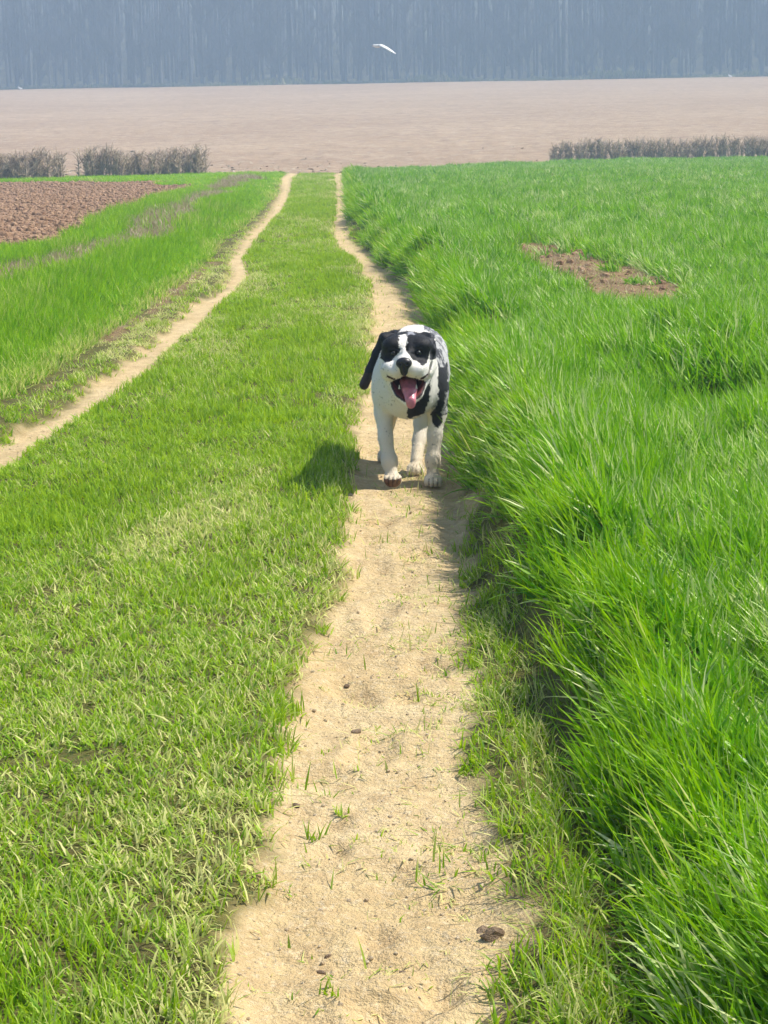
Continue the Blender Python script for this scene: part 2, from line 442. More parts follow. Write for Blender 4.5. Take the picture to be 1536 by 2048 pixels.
BANDS = [(1.6, 5, 950, 1.0), (5, 9, 800, 1.05), (9, 15, 460, 1.2), (15, 25, 240, 1.45), (25, 45, 100, 1.9), (45, 86, 46, 2.5)]
acc = {k: [] for k in ('short', 'verge', 'crop', 'dry', 'sprig', 'edge', 'fringe')}
for (y0, y1, dens, sc) in BANDS:
    x, y = sample(y0, y1, dens)
    pl, pr, far, plough, bare, wood = masks(x, y)
    path = np.maximum(pl, pr)
    u = RNG.random(len(x))
    ok = (far < .3) & (plough < .5) & (path < 0.35)
    dcrop = x - crop_l(y) + (fbm(x * 2, y * 1.3, 47, 3) - .5) * .30; dver = verge_r(y) - x
    patch = fbm(x * 1.5, y * .45, 41, 4)
    # crop on the right
    m = ok & (dcrop > 0) & (bare < .5)
    thin = np.exp(-(((x - hole_c[0]) / .24) ** 2 + ((y - hole_c[1]) / .45) ** 2))
    m &= u > thin * .9
    m &= (dcrop > 0.12) | (u < .75)
    acc['crop'].append((x[m], y[m], sc, dcrop[m], patch[m]))
    # a thin scatter inside the bare patch
    acc['dry'].append((x[(bare > .5) & (u > .85)], y[(bare > .5) & (u > .85)], sc * .5, dver[(bare > .5) & (u > .85)], patch[(bare > .5) & (u > .85)]))
    m = (bare > .5) & (u < .5); acc['sprig'].append((x[m], y[m], sc * 1.2, dcrop[m], patch[m]))
    # lush verge on the left
    dd = np.abs(x - dead_c(y)); deadw = .30 + .9 * (fbm(x * .8, y * .35, 43, 3) - .5)
    isdead = (dd < deadw) & (y < 62) & (x < verge_r(y) - .3)
    m = ok & (dver > 0) & (~isdead | (u < .08)); acc['verge'].append((x[m], y[m], sc, dver[m], patch[m]))
    m = ok & isdead & (u < .85); acc['dry'].append((x[m], y[m], sc * .8, dver[m], patch[m]))
    # middle strip and the fringes of the tracks
    m = ok & (dver <= 0) & (dcrop <= 0)
    fringe_l = m & (x < lt_l(y)); fringe_r = m & (x > rt_r(y)); mid = m & ~fringe_l & ~fringe_r
    soil_l = fringe_l & (np.abs(verge_r(y) - x) < .16)
    mm = mid | (fringe_r & (u < .35) & (dcrop < -.08)) | (fringe_l & ~soil_l & (u < .55)) | (soil_l & (u < .12))
    acc['short'].append((x[mm], y[mm], sc, (rt_l(y) - x)[mm], patch[mm], fringe_r[mm], (fringe_l | soil_l)[mm]))
    df = x - rt_r(y)
    mf = fringe_r & (u > .35) & ((df > .10) | (u < .75)) & ((dcrop < -.13) | (u < .5)); acc['fringe'].append((x[mf], y[mf], sc, df[mf], patch[mf]))
    # sprigs that creep onto the tracks
    e = np.minimum(np.abs(x - rt_r(y)), np.abs(x - rt_l(y)) * 1.6)
    pp = 0.05 + 0.30 * np.exp(-e / .05) + .55 * np.exp(-np.abs(x - rt_r(y)) / .09) + .5 * smooth(.5, .68, fbm(x * 4, y * 3, 77, 2)) * (x > (rt_l(y) + rt_r(y)) / 2 - .1)
    e2 = np.minimum(np.abs(x - lt_l(y)), np.abs(x - lt_r(y)))
    pp = np.where(pl > .35, .01 + .08 * np.exp(-e2 / .05), pp)
    m = (path >= .35) & (far < .3) & (u < pp); acc['sprig'].append((x[m], y[m], sc, dcrop[m], patch[m]))
    # tussocks along the crop's edge
    m = ok & (dcrop > .0) & (dcrop < .22) & (u < .34); acc['edge'].append((x[m], y[m], sc, dcrop[m], patch[m]))

def cat(k, i): return np.concatenate([np.broadcast_to(a[i], a[0].shape) if np.isscalar(a[i]) else a[i] for a in acc[k]])
# short grass of the middle strip
x, y, s, dpath, patch, frr, frl = [cat('short', i) for i in range(7)]
n = len(x)
edge = np.exp(-np.clip(dpath, 0, 9) / .12) * (dpath > 0)
lush = smooth(.42, .66, fbm(x * 2.0, y * .7, 51, 4))
tint = np.clip(.405 + .34 * (patch - .5) * 2 - .20 * lush + .20 * edge + .05 * RNG.normal(size=n) + .2 * frl, 0, 1)
hs = s ** .6 * (0.62 + .45 * lush + .05 * edge + .6 * frr * smooth(0, .3, x - rt_r(y)) + .25 * RNG.random(n)) * np.where(frl, .8, 1)
scl = np.stack([s ** .9, s ** .9, hs], 1)
scatter('short_grass', 'short_tuft', place(x, y), tilt_rot(n, np.abs(RNG.normal(0, .15, n)), RNG.uniform(0, 6.28, n)), scl, tint,
        'short trodden green grass with straw-coloured bits between the wheel tracks', 'grass')
x, y, s, df, patch = [cat('fringe', i) for i in range(5)]; n = len(x)
hs = s ** .5 * (.45 + .55 * smooth(0, .25, df) + .4 * RNG.random(n))
scatter('fringe_grass', 'fringe_tuft', place(x, y), tilt_rot(n, .25 + .3 * RNG.random(n), np.pi + RNG.normal(0, .8, n)), np.stack([s ** .9, s ** .9, hs], 1),
        np.clip(.44 + .4 * (patch - .5) - .26 * smooth(.05, .3, df) + .1 * RNG.normal(size=n), 0, 1), 'olive fringe grass between the sandy track and the tall crop', 'grass')
# lush verge
x, y, s, dv, patch = [cat('verge', i) for i in range(5)]; n = len(x)
hs = s ** .55 * (.42 + .45 * smooth(0, .5, dv) + .35 * RNG.random(n) + .9 * (patch - .5)) * (1 - .55 * smooth(35, 55, y))
hs = np.clip(hs, .2, 2)
scatter('verge_grass', 'verge_tuft', place(x, y), tilt_rot(n, np.abs(RNG.normal(.12, .12, n)), RNG.normal(.3, .8, n)), np.stack([s ** .9, s ** .9, hs], 1),
        np.clip(.20 + .6 * (patch - .5) + .35 * np.exp(-dv / .12), 0, 1), 'lush bright green grass on the verge beside the ploughed field', 'grass')
# dead strip
x, y, s, dv, patch = [cat('dry', i) for i in range(5)]; n = len(x)
scatter('dead_grass', 'dry_tuft', place(x, y), tilt_rot(n, np.abs(RNG.normal(.2, .2, n)), RNG.uniform(0, 6.28, n)), np.stack([s, s, s * .8], 1),
        RNG.random(n), 'strip of grey brown dead grass running through the green verge', 'grass')
# crop
x, y, s, dc, patch = [cat('crop', i) for i in range(5)]; n = len(x)
clump = fbm(x * 2.6, y * 1.5, 61, 3)
hs = s ** .35 * (.86 + .12 * smooth(0, .5, dc) + 1.5 * (clump - .5) + .25 * RNG.random(n))
hs = np.clip(hs, .35, 1.7)
hs = hs * (1 - .25 * smooth(18, 45, y))
bx, by = bare_poly.mean(0); hs = hs * (1 - .5 * np.exp(-((x - bx) / 1.3) ** 2 - ((y - by + 1.5) / 2.2) ** 2))
lean = .30 + .35 * np.exp(-dc / .3) + .12 * RNG.normal(size=n)
scatter('crop_grass', 'crop_tuft', place(x, y), tilt_rot(n, lean, np.pi + RNG.normal(0, .45, n)), np.stack([s ** .9, s ** .9, hs], 1),
        np.clip(.27 + .4 * (patch - .5) + .14 * RNG.normal(size=n), 0, .75), 'long bright green cereal crop leaning towards the sandy track', 'crop')
x, y, s, dc, patch = [cat('edge', i) for i in range(5)]; n = len(x)
scatter('edge_grass', 'verge_tuft', place(x, y), tilt_rot(n, .45 + .2 * RNG.random(n), np.pi + RNG.normal(0, .5, n)), np.stack([s, s, s ** .45 * (1.25 + .7 * RNG.random(n))], 1),
        np.clip(.1 + .2 * RNG.normal(size=n), 0, .8), 'rank grass hanging over the sandy track from the edge of the crop', 'grass')
# sprigs
x, y, s, dc, patch = [cat('sprig', i) for i in range(5)]; n = len(x)
scatter('sparse_grass', 'sprig', place(x, y), tilt_rot(n, np.abs(RNG.normal(0, .2, n)), RNG.uniform(0, 6.28, n)), np.stack([s * .8, s * .8, s * (.15 + .38 * RNG.random(n) ** 1.5)], 1),
        np.clip(.60 + .22 * RNG.normal(size=n), 0, 1), 'thin yellowish grass sprigs scattered over the sandy track', 'grass')

# litter of torn blades lying on the wide track
proto_collection('litter', [tuft_mesh('litter', rg, 3, .025, .04, .0038, 1.5, .25, M_SHORT) for i in range(6)])
xs = []; ys = []
for y0, y1, d in ((1.8, 4.5, 1500), (4.5, 9, 800), (9, 20, 220)):
    x, y = sample(y0, y1, d); pr_ = masks(x, y)[1]
    t_ = np.clip((x - rt_l(y)) / (rt_r(y) - rt_l(y)), 0, 1); cl = smooth(.40, .62, fbm(x * 5, y * 4, 91, 3))
    pm = (pr_ > .3) & (RNG.random(len(x)) < cl * (.12 + 1.1 * t_ ** 1.5) + .03); xs.append(x[pm]); ys.append(y[pm])
x = np.concatenate(xs); y = np.concatenate(ys); n = len(x)
P = place(x, y); P[:, 2] += .012
scatter('path_litter', 'litter', P, tilt_rot(n, np.abs(RNG.normal(0, .08, n)), RNG.uniform(0, 6.28, n)), (.6 + .8 * RNG.random(n)) * (1 + .03 * y), np.clip(.60 + .25 * RNG.normal(size=n), 0, 1),
        'straw and torn grass lying along the shaded side of the sandy track', 'grass')

# ------------------------------------------------------------------ lumps of earth
def lump(name, seed, mat, sub=2, rough=.28, flat=.7):
    bm = bmesh.new(); bmesh.ops.create_icosphere(bm, subdivisions=sub, radius=1.0)
    rr = np.random.default_rng(seed); ks = rr.normal(size=(7, 3)) * 1.6; ph = rr.uniform(0, 6.28, 7)
    for v in bm.verts:
        p = np.array(v.co); d = 1 + rough * float(np.mean(np.sin(ks @ p * 1.5 + ph))) * 2 + rr.normal() * .03
        v.co = Vector((p[0] * d, p[1] * d * .85, p[2] * d * flat))
    me = bpy.data.meshes.new(name); bm.to_mesh(me); bm.free(); me.materials.append(mat)
    return me
def earth(name, a, b, scale):
    g = NT(name); rnd = g.new('ShaderNodeObjectInfo').outputs['Random']
    cc = g.mix(rnd, a, b); cc = g.mix(g.ramp(g.noise(scale, 4), .4, .7), cc, tuple(k * .75 for k in a))
    g.base(cc, .95, .1); g.bump(g.noise(scale * 3, 4), .5, .02)
    return g.m
M_CLOD = earth('ploughed_clod', (0.29, 0.17, 0.095), (0.46, 0.30, 0.19), 3)
M_TAN = earth('tan_clod', (0.38, 0.28, 0.19), (0.62, 0.52, 0.40), 3)
M_CRUMB = earth('path_crumb', (0.52, 0.39, 0.24), (0.72, 0.60, 0.42), 3)
M_STONE = earth('brown_stone', (0.20, 0.14, 0.09), (0.32, 0.23, 0.15), 1.5)
proto_collection('clod', [lump('clod', i, M_CLOD, 1) for i in range(5)])
proto_collection('pale_clod', [lump('pale_clod', 10 + i, M_TAN, 1) for i in range(5)])
proto_collection('crumb', [lump('crumb', 20 + i, M_CRUMB, 1) for i in range(5)])
def spin(n): return np.stack([RNG.normal(0, .4, n), RNG.normal(0, .4, n), RNG.uniform(0, 6.28, n)], 1)
x, y = sample(18, 75, 90, 1.5, .26); pm = masks(x, y)[3] > .5; x, y = x[pm], y[pm]; n = len(x)
s = .012 + .05 * RNG.random(n) ** 4 + .008 * smooth(40, 22, y)
scatter('soil_clods', 'clod', place(x, y), spin(n), s * 1.1, RNG.random(n), 'reddish brown clods turned up over the ploughed field', 'soil')
x, y = sample(64, 110, 3, 3, .24); pm = (masks(x, y)[2] > .6) & (RNG.random(len(x)) < np.clip(1.1 - (y - 66) / 26, .03, 1)); x, y = x[pm], y[pm]; n = len(x)
scatter('pale_clods', 'pale_clod', place(x, y), spin(n), np.stack([.05 + .10 * RNG.random(n) ** 3, .05 + .10 * RNG.random(n) ** 3, .012 + .02 * RNG.random(n) ** 2], 1), RNG.random(n), 'pale clods along the near edge of the tan field', 'soil')
xs = []; ys = []
for y0, y1, d in ((1.6, 5, 900), (5, 10, 350), (10, 20, 60)):
    x, y = sample(y0, y1, d); pm = np.maximum(*masks(x, y)[:2]) > .4; xs.append(x[pm]); ys.append(y[pm])
x = np.concatenate(xs); y = np.concatenate(ys); n = len(x)
scatter('path_gravel', 'crumb', place(x, y), spin(n), (.0012 + .0042 * RNG.random(n) ** 4) * (1 + y * .04), RNG.random(n), 'sandy crumbs and grit lying on the wheel tracks', 'gravel')
x, y = sample(10, 30, 45); pm = (masks(x, y)[4] > .5) & (x > 0); x, y = x[pm], y[pm]; n = len(x)
scatter('bare_soil_clods', 'clod', place(x, y), spin(n), .012 + .045 * RNG.random(n) ** 3, RNG.random(n), 'brown clods in the bare patch of the crop', 'soil')

# stones that can be told apart
for i, (px, py, r, lab) in enumerate([
        (985, 1838, .017, 'larger dark brown stone near the shaded grass edge of the sandy track'),
        (962, 1818, .012, 'smaller dark stone touching the larger brown stone on the sandy track'),
        (642, 1878, .008, 'small dark stone below the tallest grass tuft on the sandy track'),
        (655, 1858, .006, 'tiny dark stone just above another small stone on the sandy track'),
        (806, 1893, .007, 'small lone dark stone in the middle of the sandy track nearest the camera'),
        (715, 1436, .009, 'small brown stone halfway down the sandy track towards the camera'),
        (694, 1330, .009, 'small brown stone on the sandy track farthest towards the dog'),
        (590, 1586, .008, 'small dark stone at the grassy edge of the sandy track')]):
    p = on_ground(px, py)
    o = add_obj('stone', lump('stone', 40 + i, M_STONE, 2, .40, .55))
    o.location = (p[0], p[1], gz(*p) + r * .12); o.scale = (r * 1.25, r, r); o.rotation_euler = (0, 0, i * 1.3)
    tag(o, lab, 'stone', 'stones on the sandy track')

# grass tufts standing alone on the track
for i, (px, py, L, nb, lab) in enumerate([
        (628, 1645, .060, 16, 'tallest upright grass tuft standing alone on the sandy track'),
        (688, 1598, .035, 12, 'low green grass tuft on the sandy track above the tallest tuft'),
        (722, 1646, .028, 12, 'flattened yellowish grass tuft on the sandy track beside the tallest tuft'),
        (770, 1712, .030, 12, 'flattened grass tuft in the middle of the sandy track'),
        (660, 1942, .040, 14, 'pale yellow grass tuft low on the sandy track'),
        (845, 2030, .050, 18, 'green grass tuft at the bottom edge of the picture on the sandy track')]):
    p = on_ground(px, py)
    me = tuft_mesh('grass_tuft', np.random.default_rng(90 + i), nb, .018, L, .005, .55, .7, M_SHORT)
    o = add_obj('grass_tuft', me); o.location = (p[0], p[1], gz(*p))
    tag(o, lab, 'grass tuft', 'grass tufts on the sandy track')

# ------------------------------------------------------------------ hedges
def bark(name, a, b, sc=3.0):
    g = NT(name)
    cc = g.mix(g.attr('blade'), a, b)
    cc = g.mix(g.ramp(g.noise(sc, 4), .4, .7), cc, tuple(k * .8 for k in a))
    g.base(cc, .9, .15)
    return g.m
M_TWIG = bark('hedge_twig', (0.32, 0.23, 0.16), (0.80, 0.66, 0.50))
M_DEADLEAF = leaf_material('dead_leaf', [(0.42, 0.27, 0.15), (0.78, 0.58, 0.38), (.5, .4, .3)], [(0.5, 0.36, 0.22), (0.8, 0.62, 0.42)], .4, .8, .1)
M_BARK = bark('tree_bark', (0.10, 0.108, 0.118), (0.13, 0.138, 0.148), .25)
M_WTWIG = bark('tree_twig', (0.10, 0.105, 0.115), (0.19, 0.195, 0.205), .2)
def tubes(segs, sides=3):
    """segs: list of (points (k,3), radii (k,), value) -> V, quads, attribute"""
    V = []; Q = []; A = []
    for P, rad, v in segs:
        P = np.asarray(P, float); b = len(V)
        for i in range(len(P)):
            d = P[min(i + 1, len(P) - 1)] - P[max(i - 1, 0)]; d = d / (np.linalg.norm(d) + 1e-9)
            a = np.cross(d, (0.31, 0.87, .12)); a /= np.linalg.norm(a) + 1e-9; c2 = np.cross(d, a)
            for k in range(sides):
                th = 2 * math.pi * k / sides
                V.append(P[i] + rad[i] * (a * math.cos(th) + c2 * math.sin(th))); A.append(v)
        for i in range(len(P) - 1):
            for k in range(sides):
                k2 = (k + 1) % sides
                Q.append((b + i * sides + k, b + i * sides + k2, b + (i + 1) * sides + k2, b + (i + 1) * sides + k))
    return np.array(V), np.array(Q), np.array(A)
def tube_obj(name, segs, mat, parent=None, sides=3):
    V, Q, A = tubes(segs, sides)
    me = mesh_np(name, V, Q, mat); fattr(me, 'blade', A)
    return add_obj(name, me, parent)
def twig_mesh(P, D, Lw, W, val):
    n = len(P); S = np.cross(D, RNG.normal(size=(n, 3))); S /= np.linalg.norm(S, axis=1)[:, None] + 1e-9
    V = np.stack([P - S * W[:, None], P + S * W[:, None], P + D * Lw[:, None]], 1).reshape(-1, 3)
    return V, np.arange(3 * n).reshape(-1, 3), np.repeat(val, 3)
def shrub(parent, loc, hgt, wid, seed, pale):
    rr = np.random.default_rng(seed); stems = []; twigs = []
    sroot = empty('shrub', loc); sroot.parent = parent
    for i in range(12):
        b = np.array([rr.normal(0, wid * .2), rr.normal(0, .12), -.03]); az = rr.uniform(0, 6.28); le = abs(rr.normal(0, .28)); l = hgt * rr.uniform(.7, 1.0)
        d = np.array([math.sin(le) * math.cos(az), math.sin(le) * math.sin(az) * .6, math.cos(le)])
        m = b + d * l * .5 + rr.normal(0, .04, 3); e = m + (d + rr.normal(0, .2, 3)) * l * .5
        stems.append(([b, m, e], [.022, .015, .006], rr.random() * .6))
        for j in range(32):
            f = rr.uniform(.05, 1); s0 = b + (m - b) * 2 * f if f < .5 else m + (e - m) * (2 * f - 1)
            dd = rr.normal(0, .55, 3); dd[2] = abs(dd[2]) + .35; dd /= np.linalg.norm(dd); tl = hgt * rr.uniform(.12, .38)
            q = s0 + dd * tl * .5 + rr.normal(0, .02, 3); t = q + (dd + rr.normal(0, .35, 3)) * tl * .5
            if t[2] > hgt * 1.08: continue
            twigs.append(([s0, q, t], [.011, .009, .004], np.clip(rr.normal(.5 + pale, .34), 0, 1)))
    tube_obj('stems', stems, M_TWIG, sroot, 5); tube_obj('twigs', twigs, M_TWIG, sroot)
    P = np.array([t[0][rr.integers(0, 3)] for t in twigs for _ in range(2)]) + rr.normal(0, .02, (2 * len(twigs), 3)); D = rr.normal(size=(len(P), 3)); D /= np.linalg.norm(D, axis=1)[:, None]
    k = rr.random(len(P)) < .55 * np.clip(1.3 - P[:, 2] / hgt, .25, 1); P, D = P[k], D[k]
    V, F, A = twig_mesh(P, D, rr.uniform(.03, .06, len(P)), rr.uniform(.012, .024, len(P)), rr.random(len(P)))
    me = mesh_np('dead_leaves', V, F, M_DEADLEAF); fattr(me, 'blade', A); add_obj('dead_leaves', me, sroot)
def hedge(p0, p1, n, hgt, lab, seed, pale=0.0):
    a = on_ground(*p0); b = on_ground(*p1)
    root = empty('hedge', (a[0], a[1], gz(*a)))
    for i in range(n):
        f = (i + .5) / n; p = a + (b - a) * f + np.array([0, RNG.normal(0, .15)])
        shrub(root, (p[0] - a[0], p[1] - a[1], gz(*p) - gz(*a)), hgt * RNG.uniform(.84, 1.06), np.linalg.norm(b - a) / n * 1.25, seed + i, pale)
    tag(root, lab, 'hedge', 'bare hedges along the foot of the tan field')
hedge((-260, 374), (128, 363), 15, .98, 'clipped bare brown hedge at the far edge of the ploughed field, short of the gap', 100)
hedge((168, 360), (412, 352), 10, 1.0, 'bare brown hedge between the gap and the grassy track end', 200)
hedge((1100, 326), (1380, 320), 12, .98, 'bare brown hedge behind the green crop, ending nearest the track', 300)
hedge((1384, 320), (1760, 313), 15, 1.04, 'darker bare hedge behind the green crop, running out of the picture', 400)

# ------------------------------------------------------------------ far wood
def tree_parts(seed):
    rr = np.random.default_rng(seed); H = rr.uniform(17, 22); r0 = rr.uniform(.12, .30)
    zs = np.array([-.3, 1, 3.5, 7, 11, 15, H]); wob = np.cumsum(rr.normal(0, .09, (7, 2)), 0)
    P = np.stack([wob[:, 0], wob[:, 1], zs], 1); rad = r0 * np.array([1.25, 1, .9, .78, .6, .38, .08])
    segs = [(P, rad, rr.random())]; tw = []
    for i in range(30):
        z = rr.uniform(.8, H - 2); j = np.interp(z, zs, np.arange(7)); p = np.array([np.interp(z, zs, P[:, 0]), np.interp(z, zs, P[:, 1]), z])
        az = rr.uniform(0, 6.28); up = rr.uniform(.5, 1.4); l = rr.uniform(1.5, 4.0)
        d = np.array([math.cos(az), math.sin(az), up]); d /= np.linalg.norm(d)
        m = p + d * l * .5; e = m + (d + np.array([0, 0, .5])) * l * .5; rb = r0 * .3 * (1 - z / H * .6)
        segs.append(([p, m, e], [rb, rb * .7, rb * .2], rr.random()))
        for k in range(90):
            f = rr.uniform(.1, 1); s = p + (e - p) * f; dd = rr.normal(0, .5, 3) + np.array([0, 0, .9]); dd /= np.linalg.norm(dd)
            tw.append((s, dd, rr.uniform(.6, 2.0), rr.uniform(.012, .035)))
    V, Q, A = tubes(segs, 7); tm = mesh_np('trunk', V, Q, M_BARK); fattr(tm, 'blade', A)
    V, F, A = twig_mesh(np.array([t[0] for t in tw]), np.array([t[1] for t in tw]), np.array([t[2] for t in tw]), np.array([t[3] for t in tw]), rr.random(len(tw)))
    cm = mesh_np('crown', V, F, M_WTWIG); fattr(cm, 'blade', A)
    return tm, cm
kinds = [tree_parts(500 + i) for i in range(7)]
rr = np.random.default_rng(11); xx = -72.0; i = 0
while xx < 72:
    t = empty('bare_tree', (xx, WOOD_Y + rr.uniform(0, 5), 0), rr.uniform(0, 6.28))
    t.location.z = gz(t.location.x, t.location.y); s = rr.uniform(.85, 1.15); t.scale = (s, s, s)
    k = kinds[i % 7]
    for nm, me in (('trunk', k[0]), ('crown', k[1])): add_obj(nm, me, t)
    tag(t, 'slim leafless grey tree in the front rank of the hazy far wood', 'tree', 'leafless trees at the edge of the far wood')
    xx += rr.uniform(.9, 3.2); i += 1
def deep_wood():
    segs = []; P = []; D = []; L = []; W = []
    for row in range(9):
        yy = WOOD_Y + 7 + row * 4.0; x0 = -78.0
        while x0 < 78:
            yj = yy + rr.uniform(-1.5, 1.5); z = gz(x0, yj); r = rr.uniform(.12, .32); H = rr.uniform(16, 21)
            segs.append(([(x0, yj, z - .3), (x0 + rr.normal(0, .1), yj, z + 6), (x0 + rr.normal(0, .3), yj, z + H)], [r, r * .8, r * .15], rr.random()))
            for q in range(30):
                P.append((x0 + rr.normal(0, 1.1), yj + rr.normal(0, 1), z + rr.uniform(0, H))); d = rr.normal(0, .28, 3) + np.array([0, 0, 1.0]); D.append(d / np.linalg.norm(d)); L.append(rr.uniform(1, 3)); W.append(rr.uniform(.02, .06))
            x0 += rr.uniform(.9, 2.4)
    V1, Q, A1 = tubes(segs, 5); V2, F, A2 = twig_mesh(np.array(P), np.array(D), np.array(L), np.array(W), rr.random(len(P)))
    me = mesh_np('far_wood', np.concatenate([V1, V2]), [Q, F + len(V1)], M_WTWIG); fattr(me, 'blade', np.concatenate([A1, A2]))
    tag(add_obj('far_wood', me), 'mass of leafless grey-blue trees deep in the hazy far wood', 'wood', kind='stuff')
deep_wood()
# rough grass and brambles along the wood's foot
M_EDGE = leaf_material('wood_edge_blade', [(0.09, 0.13, 0.04), (0.18, 0.22, 0.08), (0.42, 0.38, 0.22)], [(0.15, 0.25, 0.04), (0.2, 0.3, 0.06)], .2)
proto_collection('edge_tuft', [tuft_mesh('edge_tuft', rg, 20, .5, .55, .05, .5, .8, M_EDGE) for i in range(4)])
n = 2600; x = RNG.uniform(-75, 75, n); y = WOOD_Y - 2.5 + RNG.random(n) * 6
bs = fbm(x * .22, x * 0 + 3.3, 95, 3); y = y - 3 * (fbm(x * .09, x * 0 + 7.7, 96, 3) - .5) * 3
scatter('wood_edge_grass', 'edge_tuft', place(x, y), tilt_rot(n, np.abs(RNG.normal(0, .2, n)), RNG.uniform(0, 6.28, n)), .4 + 2.6 * smooth(.45, .75, bs) * RNG.random(n) + .6 * RNG.random(n) ** 2, .2 + .5 * RNG.random(n),
        'greenish rough grass along the foot of the far wood', 'grass')
# grass ribbon under the hedges
n = 9000; x = RNG.uniform(-22, 24, n); y = field_start(x) - 1.6 + 2.2 * RNG.random(n)
pm = ((x < -4.3) | (x > 4.2)); x, y = x[pm], y[pm]; n = len(x)
scatter('hedge_bottom_grass', 'verge_tuft', place(x, y), tilt_rot(n, np.abs(RNG.normal(0, .2, n)), RNG.uniform(0, 6.28, n)), np.stack([1.5 + .8 * RNG.random(n), 1.5 + .8 * RNG.random(n), .5 + .6 * RNG.random(n)], 1), .1 + .3 * RNG.random(n),
        'band of green grass along the foot of the hedges', 'grass')

# ------------------------------------------------------------------ bodies grown from blended volumes
class Volume:
    def __init__(s, lo, hi, h):
        s.lo = np.array(lo, float); s.h = h
        s.n = np.ceil((np.array(hi) - s.lo) / h).astype(int) + 1
        s.f = np.full(s.n, 1.0, np.float32)
    def _box(s, lo, hi):
        a = np.clip(np.floor((np.array(lo) - s.lo) / s.h).astype(int), 0, s.n); b = np.clip(np.ceil((np.array(hi) - s.lo) / s.h).astype(int) + 1, 0, s.n)
        sl = tuple(slice(i, j) for i, j in zip(a, b))
        ax = [s.lo[k] + s.h * np.arange(a[k], b[k]) for k in range(3)]
        return sl, np.stack(np.meshgrid(*ax, indexing='ij'), -1).astype(np.float32)
    def _union(s, sl, d, k):
        f = s.f[sl]; hh = np.clip(.5 + .5 * (f - d) / k, 0, 1)
        s.f[sl] = f * (1 - hh) + d * hh - k * hh * (1 - hh)
    def ell(s, c, r, k=.03, rot=None, cut=False, field=None):
        c = np.array(c, float); r = np.array(r, float); m = max(r) + k + 3 * s.h
        sl, P = s._box(c - m, c + m); q = P - c.astype(np.float32)
        if rot is not None: q = q @ np.array(Euler([R(a) for a in rot]).to_matrix(), np.float32)
        k0 = np.linalg.norm(q / r, axis=-1); k1 = np.linalg.norm(q / (r * r), axis=-1) + 1e-9
        d = k0 * (k0 - 1) / k1
        if cut:
            f = s.f[sl]; hh = np.clip(.5 - .5 * (f + d) / k, 0, 1)
            s.f[sl] = f * (1 - hh) + (-d) * hh + k * hh * (1 - hh)
        else: s._union(sl, d, k)
    def cone(s, pts, rad, k=.03):
        for (a, b, ra, rb) in zip(pts[:-1], pts[1:], rad[:-1], rad[1:]):
            a = np.array(a, float); b = np.array(b, float); m = max(ra, rb) + k + 3 * s.h
            sl, P = s._box(np.minimum(a, b) - m, np.maximum(a, b) + m)
            ab = b - a; t = np.clip(((P - a) @ ab) / (ab @ ab), 0, 1)
            d = np.linalg.norm(P - (a + t[..., None] * ab), axis=-1) - (ra + (rb - ra) * t)
            s._union(sl, d, k)
    def mesh(s):
        f = s.f; ins = f < 0
        c = np.zeros(tuple(s.n - 1), np.int8)
        for dx in (0, 1):
            for dy in (0, 1):
                for dz in (0, 1):
                    c += ins[dx:s.n[0] - 1 + dx, dy:s.n[1] - 1 + dy, dz:s.n[2] - 1 + dz]
        cells = np.argwhere((c > 0) & (c < 8)); vid = np.full(c.shape, -1, np.int64); vid[tuple(cells.T)] = np.arange(len(cells))
        acc_ = np.zeros((len(cells), 3)); cnt = np.zeros(len(cells))
        cor = [(i, j, k) for i in (0, 1) for j in (0, 1) for k in (0, 1)]
        for a in cor:
            for b in cor:
                if sum(b) - sum(a) == 1 and all(y_ >= x_ for x_, y_ in zip(a, b)):
                    fa = f[tuple((cells + a).T)].astype(float); fb_ = f[tuple((cells + b).T)].astype(float)
                    m = (fa < 0) != (fb_ < 0); t = np.where(m, fa / np.where(m, fa - fb_, 1), 0)
                    p = np.array(a) + t[:, None] * (np.array(b) - np.array(a))
                    acc_[m] += p[m]; cnt[m] += 1
        V = s.lo + s.h * (cells + acc_ / cnt[:, None])
        Q = []
        for ax in range(3):
            u, v = (ax + 1) % 3, (ax + 2) % 3
            sl0 = [slice(None)] * 3; sl1 = [slice(None)] * 3; sl0[ax] = slice(0, -1); sl1[ax] = slice(1, None)
            e = np.argwhere(ins[tuple(sl0)] != ins[tuple(sl1)])
            e = e[(e[:, u] > 0) & (e[:, v] > 0) & (e[:, u] < s.n[u] - 1) & (e[:, v] < s.n[v] - 1)]
            flip = ins[tuple(e.T)]
            eu = np.zeros(3, int); eu[u] = 1; ev = np.zeros(3, int); ev[v] = 1
            q = np.stack([vid[tuple((e - eu - ev).T)], vid[tuple((e - ev).T)], vid[tuple(e.T)], vid[tuple((e - eu).T)]], 1)
            q[~flip] = q[~flip][:, ::-1]
            Q.append(q)
        Q = np.concatenate(Q)
        return V, Q[(Q >= 0).all(1)]
def relax(V, Q, it=2, w=.5):
    for _ in range(it):
        S = np.zeros_like(V); n = np.zeros(len(V))
        for a, b in ((0, 1), (1, 2), (2, 3), (3, 0)):
            np.add.at(S, Q[:, a], V[Q[:, b]]); np.add.at(n, Q[:, a], 1); np.add.at(S, Q[:, b], V[Q[:, a]]); np.add.at(n, Q[:, b], 1)
        V = V + w * (S / n[:, None] - V)
    return V

